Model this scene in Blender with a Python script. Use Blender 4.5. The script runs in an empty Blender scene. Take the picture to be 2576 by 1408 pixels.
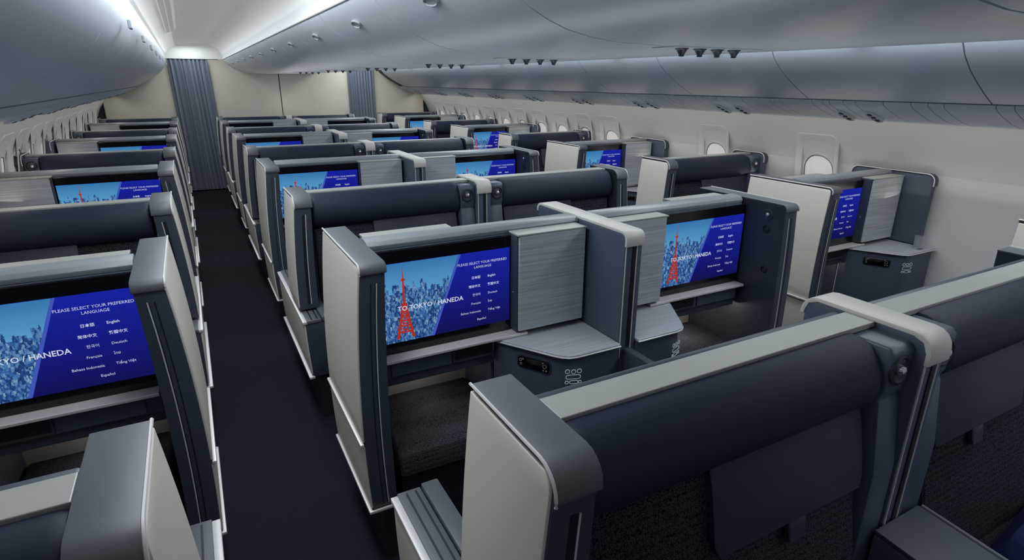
import bpy, bmesh, math, random
from mathutils import Vector, Matrix, Quaternion
random.seed(7)
SC = bpy.context.scene
COL = SC.collection

# ------------------------------------------------------------------ camera
CAM_H = 1.83
cam_d = bpy.data.cameras.new('camera'); cam = bpy.data.objects.new('camera', cam_d)
COL.objects.link(cam); SC.camera = cam
cam_d.sensor_width = 36.0; cam_d.lens = 1456.0 / 2576.0 * 36.0
cam_d.clip_start = 0.02; cam_d.clip_end = 60
R = Matrix(((0.87966105, 0.1514211, -0.45085262),
            (-0.47558547, 0.28774919, -0.83127544),
            (0.00385984, 0.94565959, 0.32513543)))
cam.matrix_world = Matrix.Translation((0, 0, CAM_H)) @ R.to_4x4()

# ------------------------------------------------------------------ world, lights, exposure
W = bpy.data.worlds.new('cabin_ambient'); SC.world = W; W.use_nodes = True
W.node_tree.nodes['Background'].inputs[0].default_value = (0.62, 0.72, 0.86, 1)
W.node_tree.nodes['Background'].inputs[1].default_value = 0.24
SC.view_settings.view_transform = 'Standard'; SC.view_settings.look = 'None'
SC.view_settings.gamma = 1.0; SC.view_settings.exposure = 0.0
SC.view_settings.use_curve_mapping = False
SC.cycles.use_denoising = True
SC.cycles.max_bounces = 7; SC.cycles.diffuse_bounces = 4

CX = 1.518                       # centre line of the cabin
Y0, Y1 = -1.6, 11.42              # modelled length of the cabin
def area(name, loc, sx, sy, power, color, rot):
    d = bpy.data.lights.new(name, 'AREA'); d.shape = 'RECTANGLE'; d.size = sx; d.size_y = sy
    d.energy = power; d.color = color
    o = bpy.data.objects.new(name, d); COL.objects.link(o); o.location = loc; o.rotation_euler = rot
    return o
ylen = Y1 - Y0 - 0.2; ymid = (Y0 + Y1) / 2
def strip(name, d, z, ya, yb, w, power, color, rx, ry):
    area(name, (CX + d, (ya + yb) / 2, z), w, yb - ya, power, color, (rx, ry, 0))
DAY = (0.88, 0.94, 1.0)
# luminous ceiling panels over the two aisles; the front section of the left aisle is dimmed
strip('ceiling_light_left_rear', -1.40, 2.345, 0.9, 3.8, 0.40, 38, DAY, 0, 0)
strip('ceiling_light_left_front', -1.38, 2.345, 3.9, Y1 - 0.1, 0.44, 44, DAY, 0, 0)
strip('ceiling_light_right', 1.26, 2.345, Y0, Y1 - 0.1, 0.36, 95, DAY, 0, 0)
# cove strips behind the bin lips, aimed up at the ceiling
for sg, nm in ((-1, 'left'), (1, 'right')):
    strip('cove_light_inner_' + nm, sg * 0.880, 2.180, Y0, Y1 - 0.1, 0.03, 4.5, (1.0, 0.98, 0.95), 0, -sg * math.radians(118))
    strip('cove_light_outer_' + nm, sg * 1.665, 2.200, Y0, Y1 - 0.1, 0.03, 4.5, (1.0, 0.98, 0.95), 0, sg * math.radians(118))
# added upward fill without real fixtures, lightens bin undersides and upper sidewalls
strip('added_upfill_centre', 0.0, 1.275, 0.7, Y1 - 0.3, 0.06, 12.5, (0.90, 0.95, 1.0), math.pi, 0)
for sg, nm in ((-1, 'left'), (1, 'right')):
    strip('added_upfill_' + nm, sg * 2.60, 1.10, 0.7, Y1 - 0.3, 0.16, 4.2, (1.0, 0.95, 0.90), math.pi, -sg * 0.10)
# sidewall wash under the service panels
strip('sidewall_wash_left', -2.42, 1.575, Y0, Y1 - 0.1, 0.10, 8, (1.0, 0.93, 0.84), 0, 0.35)
strip('sidewall_wash_right', 2.42, 1.575, Y0, Y1 - 0.1, 0.10, 10, (1.0, 0.93, 0.84), 0, -0.35)

# ------------------------------------------------------------------ materials
def mat(name, col, rough=0.5, metal=0.0, spec=0.5, coat=0.0, noise=None, streak=None, weave=None, emit=None, trans=0.0):
    m = bpy.data.materials.new(name); m.use_nodes = True
    nt = m.node_tree; b = nt.nodes['Principled BSDF']
    b.inputs['Base Color'].default_value = (*col, 1); b.inputs['Roughness'].default_value = rough
    b.inputs['Metallic'].default_value = metal; b.inputs['Specular IOR Level'].default_value = spec
    b.inputs['Coat Weight'].default_value = coat; b.inputs['Coat Roughness'].default_value = 0.15
    b.inputs['Transmission Weight'].default_value = trans
    N, L = nt.nodes, nt.links
    tc = N.new('ShaderNodeTexCoord')
    def ramp(src, c0, c1, p0=0.3, p1=0.7):
        r = N.new('ShaderNodeValToRGB'); r.color_ramp.elements[0].position = p0; r.color_ramp.elements[1].position = p1
        r.color_ramp.elements[0].color = (*c0, 1); r.color_ramp.elements[1].color = (*c1, 1)
        L.new(src, r.inputs[0]); L.new(r.outputs[0], b.inputs['Base Color'])
    def bump(src, st, dist=0.002):
        bp = N.new('ShaderNodeBump'); bp.inputs['Strength'].default_value = st; bp.inputs['Distance'].default_value = dist
        L.new(src, bp.inputs['Height']); L.new(bp.outputs[0], b.inputs['Normal'])
    if noise:                                   # (scale, amount, bump)
        n = N.new('ShaderNodeTexNoise'); n.inputs['Scale'].default_value = noise[0]; n.inputs['Detail'].default_value = 4
        L.new(tc.outputs['Object'], n.inputs['Vector'])
        a = noise[1]; ramp(n.outputs[0], [c * (1 - a) for c in col], [c * (1 + a) for c in col])
        if noise[2]: bump(n.outputs[0], noise[2])
    if streak:                                  # fine drawn-out streaks: (scale vector, amount)
        mp = N.new('ShaderNodeMapping'); mp.inputs['Scale'].default_value = streak[0]
        L.new(tc.outputs['Object'], mp.inputs[0])
        n = N.new('ShaderNodeTexNoise'); n.inputs['Scale'].default_value = 1.0; n.inputs['Detail'].default_value = 3
        L.new(mp.outputs[0], n.inputs['Vector'])
        a = streak[1]; ramp(n.outputs[0], [c * (1 - a) for c in col], [c * (1 + a) for c in col], 0.36, 0.64)
        bump(n.outputs[0], 0.25)
    if weave:                                   # (scale, amount)
        v = N.new('ShaderNodeTexVoronoi'); v.inputs['Scale'].default_value = weave[0]; v.inputs['Randomness'].default_value = 0.6
        mp = N.new('ShaderNodeMapping'); mp.inputs['Scale'].default_value = (1, 1.5, 1.5)
        L.new(tc.outputs['Object'], mp.inputs[0]); L.new(mp.outputs[0], v.inputs['Vector'])
        a = weave[1]; ramp(v.outputs['Distance'], [c * (1 + a) for c in col], [c * (1 - a) for c in col], 0.15, 0.75)
        bump(v.outputs['Distance'], 0.6, 0.004)
    if emit:
        b.inputs['Emission Color'].default_value = (*emit[0], 1); b.inputs['Emission Strength'].default_value = emit[1]
    return m
M = dict(
    beige=mat('beige_laminate', (0.70, 0.67, 0.60), 0.5, noise=(900, 0.05, 0.06)),
    band=mat('pale_top_laminate', (0.36, 0.365, 0.34), 0.36, noise=(12, 0.03, 0)),
    cap=mat('grey_cap_paint', (0.096, 0.108, 0.118), 0.45),
    lightcap=mat('pale_metallic_cap', (0.57, 0.555, 0.51), 0.42),
    shell=mat('slate_blue_shell', (0.066, 0.088, 0.125), 0.42),
    core=mat('dark_slate_edge', (0.042, 0.056, 0.076), 0.42),
    groove=mat('black_groove', (0.006, 0.007, 0.012), 0.5),
    silver=mat('satin_silver', (0.68, 0.67, 0.65), 0.40, metal=0.25),
    rail=mat('grey_rail', (0.23, 0.255, 0.275), 0.34),
    leather=mat('navy_leather', (0.014, 0.022, 0.042), 0.58, spec=0.28, noise=(350, 0.06, 0.08)),
    flap=mat('slate_leather_flap', (0.021, 0.028, 0.046), 0.5, noise=(350, 0.05, 0.06)),
    fabric=mat('charcoal_weave', (0.030, 0.031, 0.044), 0.85, spec=0.2, weave=(170, 1.0)),
    quilt=mat('dark_speckled_fabric', (0.060, 0.057, 0.070), 0.9, spec=0.2, weave=(150, 0.7)),
    streaky=mat('streaked_grey_laminate', (0.40, 0.43, 0.46), 0.42, streak=((3.0, 3.0, 230.0), 0.17)),
    streaky_top=mat('streaked_grey_tabletop', (0.40, 0.43, 0.46), 0.40, streak=((3.0, 200.0, 3.0), 0.13)),
    black=mat('black_gloss', (0.004, 0.004, 0.006), 0.16),
    recess=mat('black_recess', (0.004, 0.005, 0.009), 0.7),
    foot=mat('pale_footwell_lining', (0.34, 0.33, 0.30), 0.6),
    floor=mat('charcoal_carpet', (0.0125, 0.014, 0.022), 0.95, spec=0.15, noise=(260, 0.30, 0.5)),
    plinth=mat('dark_plinth', (0.016, 0.019, 0.028), 0.6),
    bin=mat('blue_grey_bin_paint', (0.56, 0.63, 0.71), 0.28, spec=0.45),
    cbin=mat('pale_blue_grey_bin_paint', (0.66, 0.72, 0.77), 0.30, spec=0.45),
    ceil=mat('white_ceiling_panel', (0.86, 0.87, 0.86), 0.6),
    wall=mat('cream_sidewall', (0.66, 0.68, 0.67), 0.55),
    bulk=mat('cream_bulkhead', (0.74, 0.68, 0.57), 0.55, noise=(3, 0.03, 0)),
    seam=mat('dark_seam', (0.03, 0.04, 0.055), 0.6),
    psu=mat('service_panel_grey', (0.55, 0.63, 0.70), 0.4),
    curtain=mat('grey_blue_curtain', (0.235, 0.265, 0.325), 0.8, spec=0.2, noise=(120, 0.08, 0.1)),
    pane=mat('daylit_window_shade', (0.75, 0.73, 0.71), 0.5, emit=((1.0, 0.95, 0.92), 0.16)),
    lens=mat('lamp_lens', (0.75, 0.75, 0.78), 0.12, metal=0.8),
    latch=mat('mid_grey_latch', (0.36, 0.40, 0.44), 0.4),
    knob=mat('dark_air_nozzle', (0.06, 0.07, 0.085), 0.4),
    white=mat('white_print', (0.60, 0.63, 0.70), 0.5),
    blanket=mat('royal_navy_blanket', (0.012, 0.020, 0.085), 0.9, spec=0.2, noise=(60, 0.2, 0.3)),
    glass=mat('clear_glass', (0.9, 0.92, 0.95), 0.03, trans=0.9),
)

def emission(name, col, s):
    m = bpy.data.materials.new(name); m.use_nodes = True; N = m.node_tree.nodes; L = m.node_tree.links
    for n in list(N): N.remove(n)
    o = N.new('ShaderNodeOutputMaterial'); e = N.new('ShaderNodeEmission')
    e.inputs[0].default_value = (*col, 1); e.inputs[1].default_value = s; L.new(e.outputs[0], o.inputs[0]); return m
M['text'] = emission('screen_text_white', (0.55, 0.60, 0.80), 1.0)
M['headline'] = emission('screen_headline_white', (0.62, 0.66, 0.80), 1.0)
M['tower'] = emission('screen_tower_red', (0.55, 0.035, 0.02), 0.75)
M['diag'] = emission('screen_blue_edge', (0.055, 0.10, 0.50), 0.9)
M['key'] = emission('lit_key_marks', (0.45, 0.50, 0.60), 0.45)
M['rkey'] = emission('remote_key_marks', (0.30, 0.30, 0.32), 0.35)

def screen_blue():
    m = bpy.data.materials.new('screen_blue_panel'); m.use_nodes = True; N = m.node_tree.nodes; L = m.node_tree.links
    for n in list(N): N.remove(n)
    o = N.new('ShaderNodeOutputMaterial'); e = N.new('ShaderNodeEmission'); g = N.new('ShaderNodeTexCoord')
    s = N.new('ShaderNodeSeparateXYZ'); r = N.new('ShaderNodeValToRGB')
    L.new(g.outputs['Generated'], s.inputs[0]); L.new(s.outputs[2], r.inputs[0])
    r.color_ramp.elements[0].color = (0.006, 0.006, 0.085, 1); r.color_ramp.elements[1].color = (0.009, 0.016, 0.33, 1)
    L.new(r.outputs[0], e.inputs[0]); L.new(e.outputs[0], o.inputs[0]); return m
def screen_city():
    m = bpy.data.materials.new('screen_city_picture'); m.use_nodes = True; N = m.node_tree.nodes; L = m.node_tree.links
    for n in list(N): N.remove(n)
    o = N.new('ShaderNodeOutputMaterial'); e = N.new('ShaderNodeEmission'); g = N.new('ShaderNodeTexCoord')
    s = N.new('ShaderNodeSeparateXYZ'); L.new(g.outputs['Generated'], s.inputs[0])
    # building blocks: cell noise on a narrow grid
    mp = N.new('ShaderNodeMapping'); mp.inputs['Scale'].default_value = (62, 1, 30); L.new(g.outputs['Generated'], mp.inputs[0])
    v = N.new('ShaderNodeTexVoronoi'); v.distance = 'CHEBYCHEV'; v.inputs['Scale'].default_value = 1.0
    L.new(mp.outputs[0], v.inputs['Vector'])
    bw = N.new('ShaderNodeSeparateColor'); L.new(v.outputs['Color'], bw.inputs[0])
    cr = N.new('ShaderNodeValToRGB'); L.new(bw.outputs[0], cr.inputs[0])
    els = cr.color_ramp.elements; els[0].color = (0.010, 0.035, 0.13, 1); els[1].color = (0.22, 0.38, 0.52, 1)
    x = els.new(0.35); x.color = (0.02, 0.07, 0.24, 1); x = els.new(0.6); x.color = (0.05, 0.16, 0.38, 1); x = els.new(0.85); x.color = (0.10, 0.22, 0.40, 1)
    sky = N.new('ShaderNodeValToRGB'); L.new(s.outputs[2], sky.inputs[0])
    sky.color_ramp.elements[0].position = 0.6; sky.color_ramp.elements[0].color = (0.10, 0.33, 0.56, 1)
    sky.color_ramp.elements[1].color = (0.035, 0.17, 0.40, 1)
    # skyline height varies per column
    mp2 = N.new('ShaderNodeMapping'); mp2.inputs['Scale'].default_value = (22, 0, 0); L.new(g.outputs['Generated'], mp2.inputs[0])
    wn = N.new('ShaderNodeTexVoronoi'); wn.voronoi_dimensions = '3D'; wn.inputs['Scale'].default_value = 1; L.new(mp2.outputs[0], wn.inputs['Vector'])
    sc = N.new('ShaderNodeSeparateColor'); L.new(wn.outputs['Color'], sc.inputs[0])
    mu = N.new('ShaderNodeMath'); mu.operation = 'MULTIPLY_ADD'; mu.inputs[1].default_value = 0.16; mu.inputs[2].default_value = 0.62
    L.new(sc.outputs[0], mu.inputs[0])
    gt = N.new('ShaderNodeMath'); gt.operation = 'GREATER_THAN'; L.new(s.outputs[2], gt.inputs[0]); L.new(mu.outputs[0], gt.inputs[1])
    mx = N.new('ShaderNodeMix'); mx.data_type = 'RGBA'; L.new(gt.outputs[0], mx.inputs['Factor'])
    L.new(cr.outputs[0], mx.inputs['A']); L.new(sky.outputs[0], mx.inputs['B'])
    L.new(mx.outputs['Result'], e.inputs[0]); L.new(e.outputs[0], o.inputs[0]); return m
M['blue'] = screen_blue(); M['city'] = screen_city()

# ------------------------------------------------------------------ mesh helpers
class MB:
    def __init__(s): s.bm = bmesh.new()
    def _add(s, t, bev=0, seg=2, angle=0.6):
        bmesh.ops.recalc_face_normals(t, faces=t.faces)
        if bev:
            es = [e for e in t.edges if len(e.link_faces) == 2 and e.calc_face_angle(0) > angle]
            if es: bmesh.ops.bevel(t, geom=es, offset=bev, segments=seg, profile=0.5, affect='EDGES', clamp_overlap=True)
        me = bpy.data.meshes.new('tmp'); t.to_mesh(me); t.free(); s.bm.from_mesh(me); bpy.data.meshes.remove(me); return s
    def box(s, x0, x1, y0, y1, z0, z1, bev=0, seg=2):
        t = bmesh.new(); bmesh.ops.create_cube(t, size=1)
        for v in t.verts:
            v.co = Vector(((x0 + x1) / 2 + v.co.x * (x1 - x0), (y0 + y1) / 2 + v.co.y * (y1 - y0), (z0 + z1) / 2 + v.co.z * (z1 - z0)))
        return s._add(t, bev, seg)
    def prism(s, pts, axis, a, b, bev=0, seg=2, angle=0.6):
        """pts: closed outline in the two other axes (in xyz order), extruded from a to b along axis"""
        t = bmesh.new()
        def co(p, h):
            return {0: (h, p[0], p[1]), 1: (p[0], h, p[1]), 2: (p[0], p[1], h)}[axis]
        lo = [t.verts.new(co(p, a)) for p in pts]; hi = [t.verts.new(co(p, b)) for p in pts]
        n = len(pts); t.faces.new(lo); t.faces.new(hi)
        for i in range(n): t.faces.new((lo[i], lo[(i + 1) % n], hi[(i + 1) % n], hi[i]))
        return s._add(t, bev, seg, angle)
    def loft(s, rings, bev=0, seg=2, closed=True, caps=True, angle=0.6):
        t = bmesh.new(); vs = [[t.verts.new(p) for p in r] for r in rings]; n = len(rings[0])
        for a, b in zip(vs, vs[1:]):
            for i in range(n if closed else n - 1): t.faces.new((a[i], a[(i + 1) % n], b[(i + 1) % n], b[i]))
        if caps and closed: t.faces.new(vs[0]); t.faces.new(vs[-1])
        return s._add(t, bev, seg, angle)
    def slab(s, zs, ya, yb, ta, tb, bev=0, seg=2):
        f = lambda g, z: g(z) if callable(g) else g
        return s.loft([[(f(ta, z), f(ya, z), z), (f(tb, z), f(ya, z), z), (f(tb, z), f(yb, z), z), (f(ta, z), f(yb, z), z)] for z in zs], bev, seg)
    def lathe(s, prof, c, d=(0, 0, 1), n=20):
        """prof: (radius, height) pairs around direction d from c"""
        q = Vector((0, 0, 1)).rotation_difference(Vector(d).normalized()); rings = []
        for r, h in prof:
            rings.append([Vector(c) + q @ Vector((r * math.cos(2 * math.pi * i / n), r * math.sin(2 * math.pi * i / n), h)) for i in range(n)])
        return s.loft(rings, caps=True)
    def tube(s, path, r, n=8):
        rings = []
        for i, p in enumerate(path):
            p = Vector(p); d = (Vector(path[min(i + 1, len(path) - 1)]) - Vector(path[max(i - 1, 0)])).normalized()
            q = Vector((0, 0, 1)).rotation_difference(d)
            rings.append([p + q @ Vector((r * math.cos(2 * math.pi * k / n), r * math.sin(2 * math.pi * k / n), 0)) for k in range(n)])
        return s.loft(rings)
    def build(s, name, m, parent=None, u=1, smooth=False, world=False):
        bm = s.bm
        if u < 0:
            for v in bm.verts: v.co.x = -v.co.x
            bmesh.ops.reverse_faces(bm, faces=bm.faces)
        if smooth:
            for f in bm.faces: f.smooth = True
            for e in bm.edges:
                if len(e.link_faces) == 2 and e.calc_face_angle(0) > 0.75: e.smooth = False
        me = bpy.data.meshes.new(name); bm.to_mesh(me); bm.free(); me.materials.append(m)
        o = bpy.data.objects.new(name, me); COL.objects.link(o)
        if parent is not None: o.parent = parent
        return o

def tag(o, label=None, cat=None, group=None, kind=None):
    if label: o['label'] = label
    if cat: o['category'] = cat
    if group: o['group'] = group
    if kind: o['kind'] = kind
    return o
def thing(name, loc=(0, 0, 0)):
    o = bpy.data.objects.new(name, None); COL.objects.link(o); o.location = loc; o.empty_display_size = 0.1; return o
def struct(o): o['kind'] = 'structure'; return o
def dup(root, loc):
    r = root.copy(); COL.objects.link(r); r.location = loc
    for ch in root.children:
        c = ch.copy(); COL.objects.link(c); c.parent = r
        for g in ch.children:
            d = g.copy(); COL.objects.link(d); d.parent = c
    return r
def smoothstep_arc(cx, cy, r, a0, a1, n=6):
    return [(cx + r * math.cos(math.radians(a0 + (a1 - a0) * i / n)), cy + r * math.sin(math.radians(a0 + (a1 - a0) * i / n))) for i in range(n + 1)]

# ------------------------------------------------------------------ cabin shell
def mirror_x(pts): return [(2 * CX - x, z) for x, z in pts][::-1]
struct(MB().box(-1.5, 4.6, Y0, Y1 + 1.2, -0.06, 0).build('floor', M['floor']))

WALLP = [(4.085, 1.585), (4.15, 1.50), (4.22, 1.40), (4.285, 1.25), (4.325, 1.05), (4.335, 0.85), (4.33, 0.60), (4.31, 0.30), (4.29, 0.0)]
def wall(side):
    for nm, seg in (('wall_' + side, WALLP[3:]), ('wall_upper_' + side, WALLP[:4])):
        p = seg + [(x + 0.05, z) for x, z in seg][::-1]
        if side == 'left': p = mirror_x(p)
        struct(MB().prism(p, 1, Y0, Y1, angle=3).build(nm, M['wall'], smooth=True))
wall('left'); wall('right')

# aisle ceilings: vault between centre bins and outboard bins
def ceil_side(sgn):
    P = [(0.86, 2.150), (0.862, 2.22), (0.90, 2.30), (1.0, 2.36), (1.15, 2.39), (1.35, 2.39), (1.52, 2.35), (1.62, 2.29), (1.70, 2.20), (1.71, 2.13)]
    Q = P + [(d, z + 0.03) for d, z in P][::-1]
    return [(CX + sgn * d, z) for d, z in Q]
mb = MB()
for sgn in (-1, 1): mb.prism(ceil_side(sgn), 1, Y0, Y1, angle=3)
mb.box(CX - 0.86, CX + 0.86, Y0, Y1, 2.21, 2.23)
struct(mb.build('ceiling', M['ceil'], smooth=True))

# ceiling air grille over the left aisle and the right aisle
for sgn, nm in ((-1, 'left'), (1, 'right')):
    g = thing('ceiling_air_grille', (CX + sgn * 1.54, 4.8, 2.325))
    mb = MB().box(-0.045, 0.045, -3.0, 3.0, 0.004, 0.010); mb.build('grille_backing', M['seam'], g)
    mb = MB()
    for k in range(0, 3): mb.box(-0.045 + 0.042 * k, -0.039 + 0.042 * k, -3.0, 3.0, -0.006, 0.006)
    y = -3.0
    while y < 3.0: mb.box(-0.045, 0.045, y, y + 0.005, -0.002, 0.005); y += 0.03
    mb.build('grille_slats', M['ceil'], g)
    g.rotation_euler = (0, sgn * 0.35, 0)
    tag(g, 'long slotted white air grille in the ceiling over the %s aisle' % nm, 'grille')

# overhead bins -----------------------------------------------------------
CBP = [(0.854, 2.146), (0.845, 2.125), (0.807, 2.088), (0.76, 2.048), (0.70, 2.010), (0.64, 1.982), (0.583, 1.962), (0.50, 1.945), (0.40, 1.935), (0.225, 1.930)]
ORD = ['nearest', 'second', 'third', 'fourth', 'fifth', 'sixth', 'seventh', 'eighth', 'ninth', 'tenth', 'eleventh', 'twelfth', 'thirteenth', 'fourteenth', 'fifteenth', 'sixteenth']
def nth(k): return ('nearest' if k == 0 else ORD[k] + ' from the camera')
def centre_bin(u):
    """u=-1: towards the left aisle"""
    root = thing('overhead_bin')
    prof = [(u * d, z) for d, z in CBP] + [(u * 0.225, 1.96), (u * 0.60, 2.02), (u * 0.82, 2.16)]
    MB().prism(prof, 1, 0.004, 0.926, angle=3).build('bin_door', M['cbin'], root, smooth=True)
    # oval latch on the curved face
    c = Vector((u * 0.79, 0.465, 2.068)); nrm = Vector((u * 0.62, 0, -0.78)).normalized()
    tang = Vector((nrm.z, 0, -nrm.x)).normalized()
    if tang.z < 0: tang = -tang
    ring, pad = [], []
    for i in range(24):
        a = 2 * math.pi * i / 24; ex = 0.020 * math.cos(a); ey = 0.052 * math.sin(a)
        if abs(ey) > 0.03: pass
        ring.append(c + tang * ex + Vector((0, 1, 0)) * ey + nrm * 0.002)
        pad.append((ex, ey))
    mb = MB()
    mb.loft([[c + tang * (a * s_) + Vector((0, 1, 0)) * (b * s_) + nrm * h_ for a, b in pad] for s_, h_ in ((1.06, -0.004), (1.06, 0.004), (0.9, 0.006), (0.86, 0.001))])
    lt = mb.build('latch', M['latch'], root, smooth=True)
    return root
cb = {-1: centre_bin(-1), 1: centre_bin(1)}
mb = MB()
for u in (-1, 1): mb.prism([(CX + u * d, z) for d, z in CBP] + [(CX + u * 0.225, 1.96), (CX + u * 0.60, 2.02), (CX + u * 0.82, 2.16)], 1, Y0, 0.486, angle=3)
struct(mb.build('trim_9', M['cbin'], smooth=True))
k = 0; y = 0.49
first = {-1: True, 1: True}
while y < Y1 - 0.5:
    for u in (-1, 1):
        o = cb[u] if first[u] else dup(cb[u], (0, 0, 0)); first[u] = False
        o.location = (CX, y, 0)
        num = k
        tag(o, 'curved grey centre overhead bin facing the %s aisle, %s' % ('left' if u < 0 else 'right', nth(num)), 'overhead bin', 'centre overhead bins')
    k += 1; y += 0.93
struct(MB().box(CX - 0.224, CX + 0.224, Y0, Y1, 1.930, 1.95).build('trim_1', M['cbin']))
mb = MB()
for u in (-1, 1): mb.prism([(CX + u * d, z) for d, z in ((0.23, 1.965), (0.60, 2.03), (0.80, 2.17), (0.82, 2.20), (0.2, 2.2))], 1, Y0, Y1)
struct(mb.build('trim_2', M['seam']))
# bright lip along the centre bins
mb = MB()
for u in (-1, 1): mb.tube([(CX + u * 0.858, Y0, 2.150), (CX + u * 0.858, Y1, 2.150)], 0.005)
struct(mb.build('trim_3', M['lightcap']))

OBP = [(3.66, 1.726), (3.55, 1.780), (3.45, 1.835), (3.36, 1.890), (3.28, 1.955), (3.23, 2.020), (3.205, 2.09), (3.20, 2.16), (3.215, 2.24)]
def outboard_bin(side):
    root = thing('overhead_bin')
    p = OBP + [(3.35, 2.24), (3.45, 2.0), (3.70, 1.80)]
    p = [(x - CX, z) for x, z in p]
    if side < 0: p = [(-x, z) for x, z in p][::-1]
    MB().prism(p, 1, 0.004, 1.046, angle=3).build('bin_door', M['bin'], root, smooth=True)
    x = side * (3.196 - CX)
    MB().box(min(x, x - side * 0.014), max(x, x - side * 0.014), 0.44, 0.52, 2.03, 2.065, 0.004).build('latch', M['latch'], root)
    return root
ob = {-1: outboard_bin(-1), 1: outboard_bin(1)}; first = {-1: True, 1: True}
for u, nm, ye in ((-1, 'trim_10', 2.612), (1, 'trim_11', 0.512)):
    p = [(x - CX, z) for x, z in OBP + [(3.35, 2.24), (3.45, 2.0), (3.70, 1.80)]]
    struct(MB().prism([(CX + u * x, z) for x, z in p], 1, Y0, ye, angle=3).build(nm, M['bin'], smooth=True))
y = 0.515; k = 0
while y < Y1 - 0.5:
    for u in (-1, 1):
        if u < 0 and k < 2: continue
        o = ob[u] if first[u] else dup(ob[u], (0, 0, 0)); first[u] = False
        o.location = (CX, y, 0)
        tag(o, 'rounded blue-grey overhead bin over the %s windows, %s' % ('left' if u < 0 else 'right', nth(k - 2 if u < 0 else k)), 'overhead bin', 'outboard overhead bins')
    k += 1; y += 1.05
mb = MB()
for u in (-1, 1): mb.prism([(CX + u * (x - CX), z) for x, z in ((3.68, 1.745), (3.47, 1.86), (3.32, 1.97), (3.25, 2.06), (3.23, 2.3), (3.9, 2.3), (4.2, 1.7))], 1, Y0, Y1)
struct(mb.build('trim_4', M['seam']))

# passenger service strip under the outboard bins, in separate panels
PS = [(3.672, 1.716), (3.69, 1.695), (3.78, 1.657), (3.90, 1.617), (4.02, 1.590), (4.09, 1.583)]
seams = []
y = 1.47 - 1.05 * 3
pat = [0.08, 0.246, 0.082, 0.091, 0.159, 0.172, 0.080, 0.095, 0.045]
while y < Y1:
    for d in pat: seams.append(y); y += d
seams = [s_ for s_ in seams if s_ < Y1] + [Y1]
for u, nm in ((-1, 'trim_5'), (1, 'trim_6')):
    mb = MB()
    for a, b in zip(seams, seams[1:]):
        if b < Y0 or b - a < 0.02: continue
        p = [(CX + u * (x - CX), z) for x, z in PS + [(4.09, 1.62), (3.69, 1.73)]]
        mb.prism(p, 1, a + 0.0022, b - 0.0022, angle=3)
    struct(mb.build(nm, M['psu'], smooth=True))
def light_unit(u):
    root = thing('reading_light_unit')
    n = Vector((u * -0.35, 0, -0.93)).normalized()
    c = Vector((u * (3.87 - CX), 0, 1.622)); t1 = Vector((u * 0.93, 0, -0.35)).normalized()
    mb = MB(); 
    ov = [(0.10 * math.cos(2 * math.pi * i / 20), 0.036 * math.sin(2 * math.pi * i / 20)) for i in range(20)]
    mb.loft([[c + t1 * (a * s_) + Vector((0, b * s_, 0)) + n * h_ for a, b in ov] for s_, h_ in ((1, -0.01), (1, 0.004), (0.85, 0.010), (0.8, 0.006))])
    mb.build('bezel', M['psu'], root, smooth=True)
    for a in (-0.05, 0.0, 0.05):
        MB().lathe([(0.015, 0), (0.015, 0.006), (0.010, 0.010), (0.004, 0.010)], c + t1 * a + n * 0.004, n, 12).build('lamp', M['core'], root, smooth=True)
    return root
lu = {-1: light_unit(-1), 1: light_unit(1)}; first = {-1: True, 1: True}
for k in range(0, 10):
    for j, dy in enumerate((0.0, 0.19)):
        for u in (-1, 1):
            yy = 2.28 - 1.05 + 1.05 * k + dy
            if yy > Y1 - 0.2 or k < (3 if u < 0 else 1): continue
            o = lu[u] if first[u] else dup(lu[u], (0, 0, 0)); first[u] = False
            o.location = (CX, yy, 0)
            tag(o, 'dark oval reading lights under %s bins, %s unit of pair %d from the camera' % ('left' if u < 0 else 'right', ('near', 'far')[j], k - 2 if u < 0 else k), 'light', 'reading light clusters over the window seats')

# air nozzles in rows of four under the centre bins
def nozzle():
    return MB().lathe([(0.021, 0.0), (0.021, -0.003), (0.016, -0.006), (0.013, -0.012), (0.008, -0.020), (0.009, -0.024), (0.004, -0.025)], (0, 0, 0), n=14).build('air_nozzle', M['knob'], smooth=True)
nz = nozzle(); fst = True
for gi, gy in enumerate((1.44, 2.54, 3.64, 5.05, 6.6, 8.3)):
    pl = MB().box(-0.19, 0.19, -0.05, 0.05, -0.004, 0.0, 0.004).build('nozzle_plate', M['cbin']); pl.location = (CX - 0.03, gy, 1.931)
    tag(pl, 'flat grey plate holding four air nozzles, %s row under centre bins' % nth(gi), 'panel', 'nozzle plates')
    for j in range(4):
        o = nz if fst else nz.copy()
        if not fst: COL.objects.link(o)
        fst = False
        o.location = (CX - 0.03 - 0.114 + 0.076 * j, gy, 1.928)
        tag(o, 'dark cone air nozzle, %s of four in the %s row under centre bins' % (('leftmost', 'second from left', 'third from left', 'rightmost')[j], ORD[gi]), 'air nozzle', 'air nozzles under the centre bins')

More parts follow.
